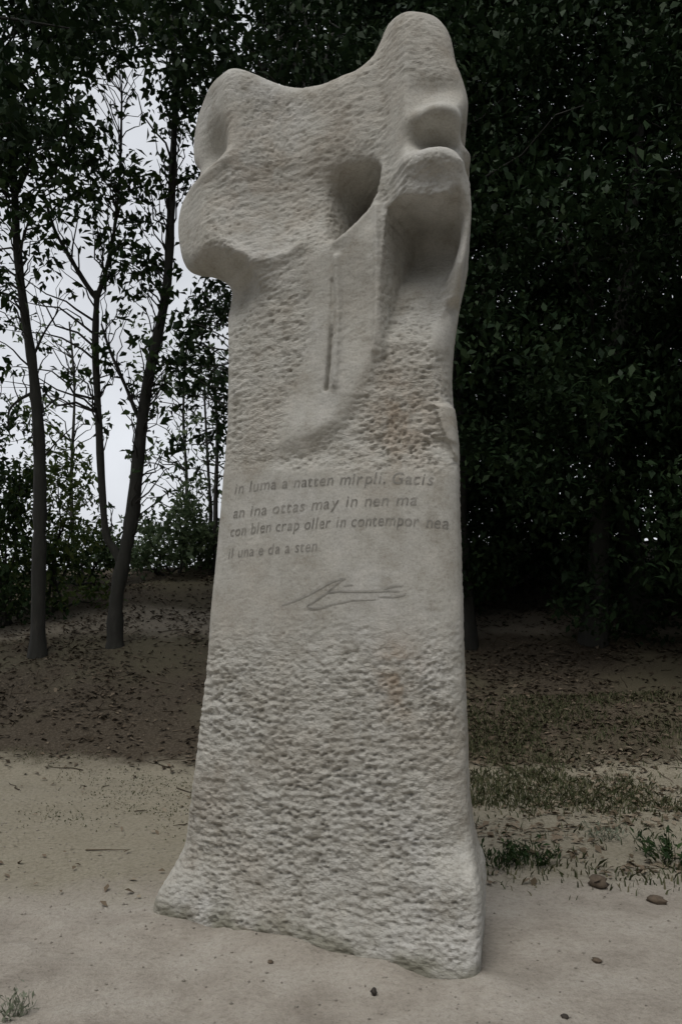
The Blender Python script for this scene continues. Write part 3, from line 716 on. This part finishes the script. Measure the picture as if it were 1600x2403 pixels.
# the wood closes round the clearing behind the viewer too, so light falls in from above
for i, (x, y, k, s) in enumerate([(-11, -6, 0, 1.0), (-7.5, -9.5, 2, 0.95), (-3, -11, 1, 1.0), (1.5, -10.5, 0, 0.95), (6, -10, 2, 0.95), (9.5, -6.5, 1, 1.0), (11.5, -1.5, 0, 1.0), (-12.5, -0.5, 1, 1.0),
                                  (10.2, 4.2, 2, 1.0), (-10.6, 4.4, 0, 0.95), (-5, -14, 0, 1.1), (4, -14.5, 1, 1.1)]):
    o = copy_tree(protos[k]); o.location = (x, y, float(ground_h(x, y)) - 0.05); o.rotation_euler = (0, 0, i * 1.7 + 0.5); o.scale = (s, s, s)
    tag(o, 'dense dark-leaved tree closing the clearing on the side the monument faces', 'tree', 'trees round the clearing')
# the tree out of frame on the left whose boughs hang over the top of the view
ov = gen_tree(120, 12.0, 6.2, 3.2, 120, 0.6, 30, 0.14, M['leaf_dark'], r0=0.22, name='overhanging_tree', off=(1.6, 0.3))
ov.location = (-6.6, 8.4, float(ground_h(-6.6, 8.4)) - 0.05)
tag(ov, 'broad tree with boughs hanging over the slender and forked trees', 'tree')

# ---- shrubs and hedge line on the crest
def shrub(name, label, px, py, Y, rx, rz, leafmat, n, lsize, seed, per=26):
    r = np.random.default_rng(seed); c = at_depth(px, py, Y); gz = float(ground_h(c[0], c[1])) - 0.05
    h = max(c[2] - gz, 0.3); bag = Bag(); cs = []
    for i in range(n):
        a = r.random() * 6.283; q = math.sqrt(r.random()); zz = r.random()
        cs.append((rx * q * math.cos(a) * (1 - 0.35 * zz), 0.7 * rx * q * math.sin(a), 0.15 + (h + rz) * zz * (1 - 0.45 * q)))
    cs = np.array(cs)
    for k in range(7):
        e = cs[r.integers(n)]; bag.add(tube(wobble(np.array([r.normal() * 0.1, r.normal() * 0.1, 0.0]), e, 6, 0.05, r), np.linspace(0.03, 0.006, 6), 5))
    root = empty(name, (c[0], c[1], gz)); tag(root, label, 'shrub')
    obj('stems', bag.mesh('stems', True), M['bark'], root)
    V, F = cluster_leaves(cs, 0.2 + 0.22 * r.random(n), per, lsize, r); obj('foliage', mesh_np('foliage', V, F), leafmat, root)
    return root
shrub('shrub', 'yellow-green leafy shrub behind the slender leaning trunk', 125, 1090, 13.4, 1.05, 1.5, M['leaf_shrub'], 110, 0.12, 41)
shrub('shrub', 'dark green bush half hidden behind the slender leaning trunk', 15, 1090, 12.6, 0.95, 1.4, M['leaf'], 100, 0.12, 42)
shrub('shrub', 'low rounded green bush between the slender tree and the forked tree', 190, 1260, 15.2, 1.0, 0.45, M['leaf'], 46, 0.12, 43)
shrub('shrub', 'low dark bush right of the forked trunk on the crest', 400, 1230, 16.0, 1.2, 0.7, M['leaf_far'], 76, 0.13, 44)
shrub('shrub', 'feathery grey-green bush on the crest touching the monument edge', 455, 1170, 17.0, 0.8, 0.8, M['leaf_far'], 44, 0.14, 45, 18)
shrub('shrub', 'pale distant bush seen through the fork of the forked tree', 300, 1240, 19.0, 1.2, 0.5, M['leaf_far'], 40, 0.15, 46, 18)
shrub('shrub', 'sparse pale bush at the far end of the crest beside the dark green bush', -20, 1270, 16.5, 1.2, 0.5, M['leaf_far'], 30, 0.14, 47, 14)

# ------------------------------------------------------------------ ground cover
def litter(n, box, size, mat, seed, name, label, cat, dens=None):
    r = np.random.default_rng(seed); x = r.uniform(box[0], box[1], n); y = r.uniform(box[2], box[3], n)
    if dens is not None:
        k = r.random(n) < dens(x, y); x, y = x[k], y[k]
    z = ground_h(x, y) + 0.006 + 0.012 * r.random(len(x)); cen = np.stack([x, y, z], 1); n = len(x)
    a = r.random(n) * 6.283; d = np.stack([np.cos(a), np.sin(a), r.normal(size=n) * 0.25], 1); s = np.stack([-np.sin(a), np.cos(a), r.normal(size=n) * 0.3], 1)
    L = size * (0.5 + r.random(n))[:, None]; up = np.array([0, 0, 1.0])
    V = np.stack([cen - d * L * .5, cen - s * L * .24 + up * L * .10, cen + d * L * .5, cen + s * L * .24 + up * L * .12], 1).reshape(-1, 3)
    o = obj(name, mesh_np(name, V, np.arange(4 * n).reshape(n, 4)), mat); tag(o, label, cat, kind='stuff'); return o
def patch(x, y, seed, lo, hi, sc=1.1): return smooth(lo, hi, fbm2(x * sc + 50, y * sc + 50, seed, 4))
litter(52000, (-8, 12, 7.0, 17.5), 0.065, M['litter'], 51, 'leaf_litter', 'brown fallen leaves covering the shaded bank under the trees', 'leaf litter',
       lambda x, y: smooth(7.1, 8.2, y) * (0.25 + 0.75 * patch(x, y, 71, 0.35, 0.55)))
litter(4200, (0.7, 5.0, 4.3, 8.0), 0.06, M['litter_pale'], 52, 'dry_leaves', 'pale dry leaves scattered over the rough ground right of the monument', 'leaf litter',
       lambda x, y: smooth(4.5, 5.2, y + 0.15 * x) * patch(x, y, 72, 0.38, 0.55, 1.6))
litter(500, (-4.5, 0.5, 4.2, 8.0), 0.045, M['litter_pale'], 53, 'leaf_crumbs', 'small dry leaf crumbs on the pale path left of the monument', 'leaf litter',
       lambda x, y: 0.25 + 0.75 * patch(x, y, 73, 0.42, 0.6, 1.2))
def grass(n, box, hgt, seed, name, label, dens):
    r = np.random.default_rng(seed); x = r.uniform(box[0], box[1], n); y = r.uniform(box[2], box[3], n); k = r.random(n) < dens(x, y); x, y = x[k], y[k]; n = len(x)
    b = np.stack([x, y, ground_h(x, y) - 0.005], 1); a = r.random(n) * 6.283; w = 0.0035 + 0.004 * r.random(n)
    s = np.stack([np.cos(a), np.sin(a), np.zeros(n)], 1) * w[:, None]; h = hgt * (0.4 + 0.9 * r.random(n)); ln = r.normal(size=(n, 2)) * 0.55
    m_ = b + np.stack([ln[:, 0] * h * .3, ln[:, 1] * h * .3, h * .6], 1); t = b + np.stack([ln[:, 0] * h, ln[:, 1] * h, h * .95], 1)
    V = np.stack([b - s, b + s, m_ + s * .7, t, m_ - s * .7], 1).reshape(-1, 3); F = np.arange(5 * n).reshape(n, 5)
    o = obj(name, mesh_np(name, V, F), M['grass']); tag(o, label, 'grass', kind='stuff'); return o
grass(60000, (0.5, 6.0, 4.5, 9.5), 0.055, 61, 'grass', 'short thin grass and weeds on the rough ground right of the monument',
      lambda x, y: smooth(4.6, 6.6, y + 0.25 * x) * (0.05 + 0.95 * patch(x, y, 81, 0.42, 0.58, 0.9)))
grass(16000, (-6.0, 0.2, 5.0, 8.0), 0.016, 62, 'dry_grass', 'sparse dry grass stubble along the pale path',
      lambda x, y: smooth(5.0, 6.2, y) * patch(x, y, 82, 0.44, 0.6, 1.0))

def tuft(name, label, px, py, n, L, mat, seed, spread, leafy=True, cat='plant'):
    r = np.random.default_rng(seed); c = on_flat(px, py); gz = float(ground_h(c[0], c[1])); root = empty(name, (c[0], c[1], gz)); tag(root, label, cat)
    bag = Bag(); lv = []
    for i in range(n):
        a = r.random() * 6.283; q = spread * math.sqrt(r.random()); h = L * (0.5 + 0.8 * r.random()); b0 = np.array([q * math.cos(a) * .6, q * math.sin(a) * .6, -0.01])
        e = np.array([q * math.cos(a) * 1.3, q * math.sin(a) * 1.3, h]); pth = wobble(b0, e, 5, 0.012, r); bag.add(tube(pth, np.linspace(0.003, 0.0012, 5), 4))
        for t in np.linspace(0.3, 1, 5): lv.append(b0 + (e - b0) * t + r.normal(size=3) * 0.015)
    obj('stems', bag.mesh('stems'), mat, root); V, F = leaves(np.array(lv), L * 0.42, 0.5, r, 0.34); obj('foliage', mesh_np('foliage', V, F), mat, root)
    return root
tuft('weed', 'grey-green weed sprouting from the bare earth of the path, alone', 25, 2335, 16, 0.07, M['sage'], 91, 0.075)
for i, (px, py, lab) in enumerate(((1150, 1985, 'dark low weed close against the monument foot'), (1215, 1982, 'dark low weed with one pale stalk beyond the monument foot'))):
    tuft('weed', lab, px, py, 34, 0.10, M['leaf'], 92 + i, 0.15)
tuft('weed', 'dark spreading weed at the edge of the rough ground under the wood', 1545, 1975, 40, 0.13, M['leaf'], 97, 0.22)
tuft('weed', 'small pale weed among dry leaves right of the monument', 1390, 1930, 16, 0.09, M['sage'], 98, 0.12)

def pebble(name, label, px, py, r, mat, seed, sq=(1, 1, 0.7), sink=0.3, group=None):
    rr = np.random.default_rng(seed); nu, nv = 10, 7; V = []
    for j in range(nv):
        th = math.pi * (j + 0.5) / nv
        for i in range(nu):
            ph = 2 * math.pi * i / nu; k = 1 + 0.22 * rr.normal() * math.sin(th)
            V.append((r * k * sq[0] * math.sin(th) * math.cos(ph), r * k * sq[1] * math.sin(th) * math.sin(ph), r * sq[2] * math.cos(th)))
    F = [[j * nu + i, j * nu + (i + 1) % nu, (j + 1) * nu + (i + 1) % nu, (j + 1) * nu + i] for j in range(nv - 1) for i in range(nu)]
    top = len(V); V += [(0, 0, r * sq[2]), (0, 0, -r * sq[2])]
    F += [[i, top, top, (i + 1) % nu] for i in range(0)]
    me = bpy.data.meshes.new(name); me.from_pydata(V, [], F + [[i, (i + 1) % nu, top][::-1] for i in range(nu)] + [[(nv - 1) * nu + i, (nv - 1) * nu + (i + 1) % nu, top + 1] for i in range(nu)])
    me.polygons.foreach_set('use_smooth', [True] * len(me.polygons)); me.update()
    c = on_flat(px, py); o = obj(name, me, mat); o.location = (c[0], c[1], float(ground_h(c[0], c[1])) + r * sq[2] * (1 - 2 * sink)); o.rotation_euler = (0, 0, rr.random() * 6)
    return tag(o, label, 'stone', group)
pebble('stone', 'small dark upright stone on the earth just before the monument', 860, 2284, 0.016, M['darkstone'], 1, (0.75, 0.75, 1.1), 0.1)
pebble('stone', 'small dark stone alone on bare earth away from the monument', 1298, 2338, 0.014, M['darkstone'], 2)
pebble('stone', 'brownish flat stone on the bare earth beside the monument', 1372, 2210, 0.020, M['brownstone'], 3, (1.2, 1, 0.5))
pebble('stone', 'brown clod among dry leaves right of the monument', 1375, 2032, 0.055, M['brownstone'], 4, (1.2, 1, 0.7))
pebble('stone', 'reddish brown clod at the edge of the dry leaves', 1510, 2072, 0.04, M['brownstone'], 5, (1.4, 1, 0.6))
pebble('stone', 'tiny brown stone by the front edge of the monument', 622, 2215, 0.012, M['brownstone'], 6, (1.3, 1, 0.6))
pebble('stone', 'tiny grey stone near the monument side', 1105, 2225, 0.014, M['palestone'], 7)
def grit(n, seed):
    r = np.random.default_rng(seed); x = r.uniform(-3, 3.5, n); y = r.uniform(1.9, 7.2, n); s = 0.0025 + 0.006 * r.random(n) ** 3
    c = np.stack([x, y, ground_h(x, y) + s * 0.3], 1); O = np.array([(1, 0, 0), (0, 1, 0), (-1, 0, 0), (0, -1, 0), (0, 0, .8), (0, 0, -.8)], float)
    V = (c[:, None, :] + O[None] * s[:, None, None] * (0.6 + 0.8 * r.random((n, 6, 1)))).reshape(-1, 3)
    T = np.array([(0, 1, 4), (1, 2, 4), (2, 3, 4), (3, 0, 4), (1, 0, 5), (2, 1, 5), (3, 2, 5), (0, 3, 5)]); F = (np.arange(n)[:, None, None] * 6 + T[None]).reshape(-1, 3)
    o = obj('gravel', mesh_np('gravel', V, F), M['palestone']); tag(o, 'fine loose grit strewn over the bare earth', 'gravel', kind='stuff')
grit(6000, 5)

def twigs(n, seed):
    r = np.random.default_rng(seed); bag = Bag()
    for i in range(n):
        x = r.uniform(-5, 6); y = r.uniform(5.0, 12.0)
        if r.random() > 0.25 + 0.75 * float(smooth(6.5, 8, np.array(y))): continue
        L = r.uniform(0.08, 0.4); a = r.random() * 6.283; t = np.linspace(-0.5, 0.5, 5)
        px_ = x + L * t * math.cos(a) + r.normal(size=5) * 0.012; py_ = y + L * t * math.sin(a) + r.normal(size=5) * 0.012
        bag.add(tube(np.stack([px_, py_, ground_h(px_, py_) + 0.008], 1), np.linspace(0.005, 0.002, 5), 4))
    o = obj('fallen_twigs', bag.mesh('fallen_twigs'), M['litter']); tag(o, 'thin fallen twigs lying over the leaf litter and path edge', 'twigs', kind='stuff')
twigs(420, 77)
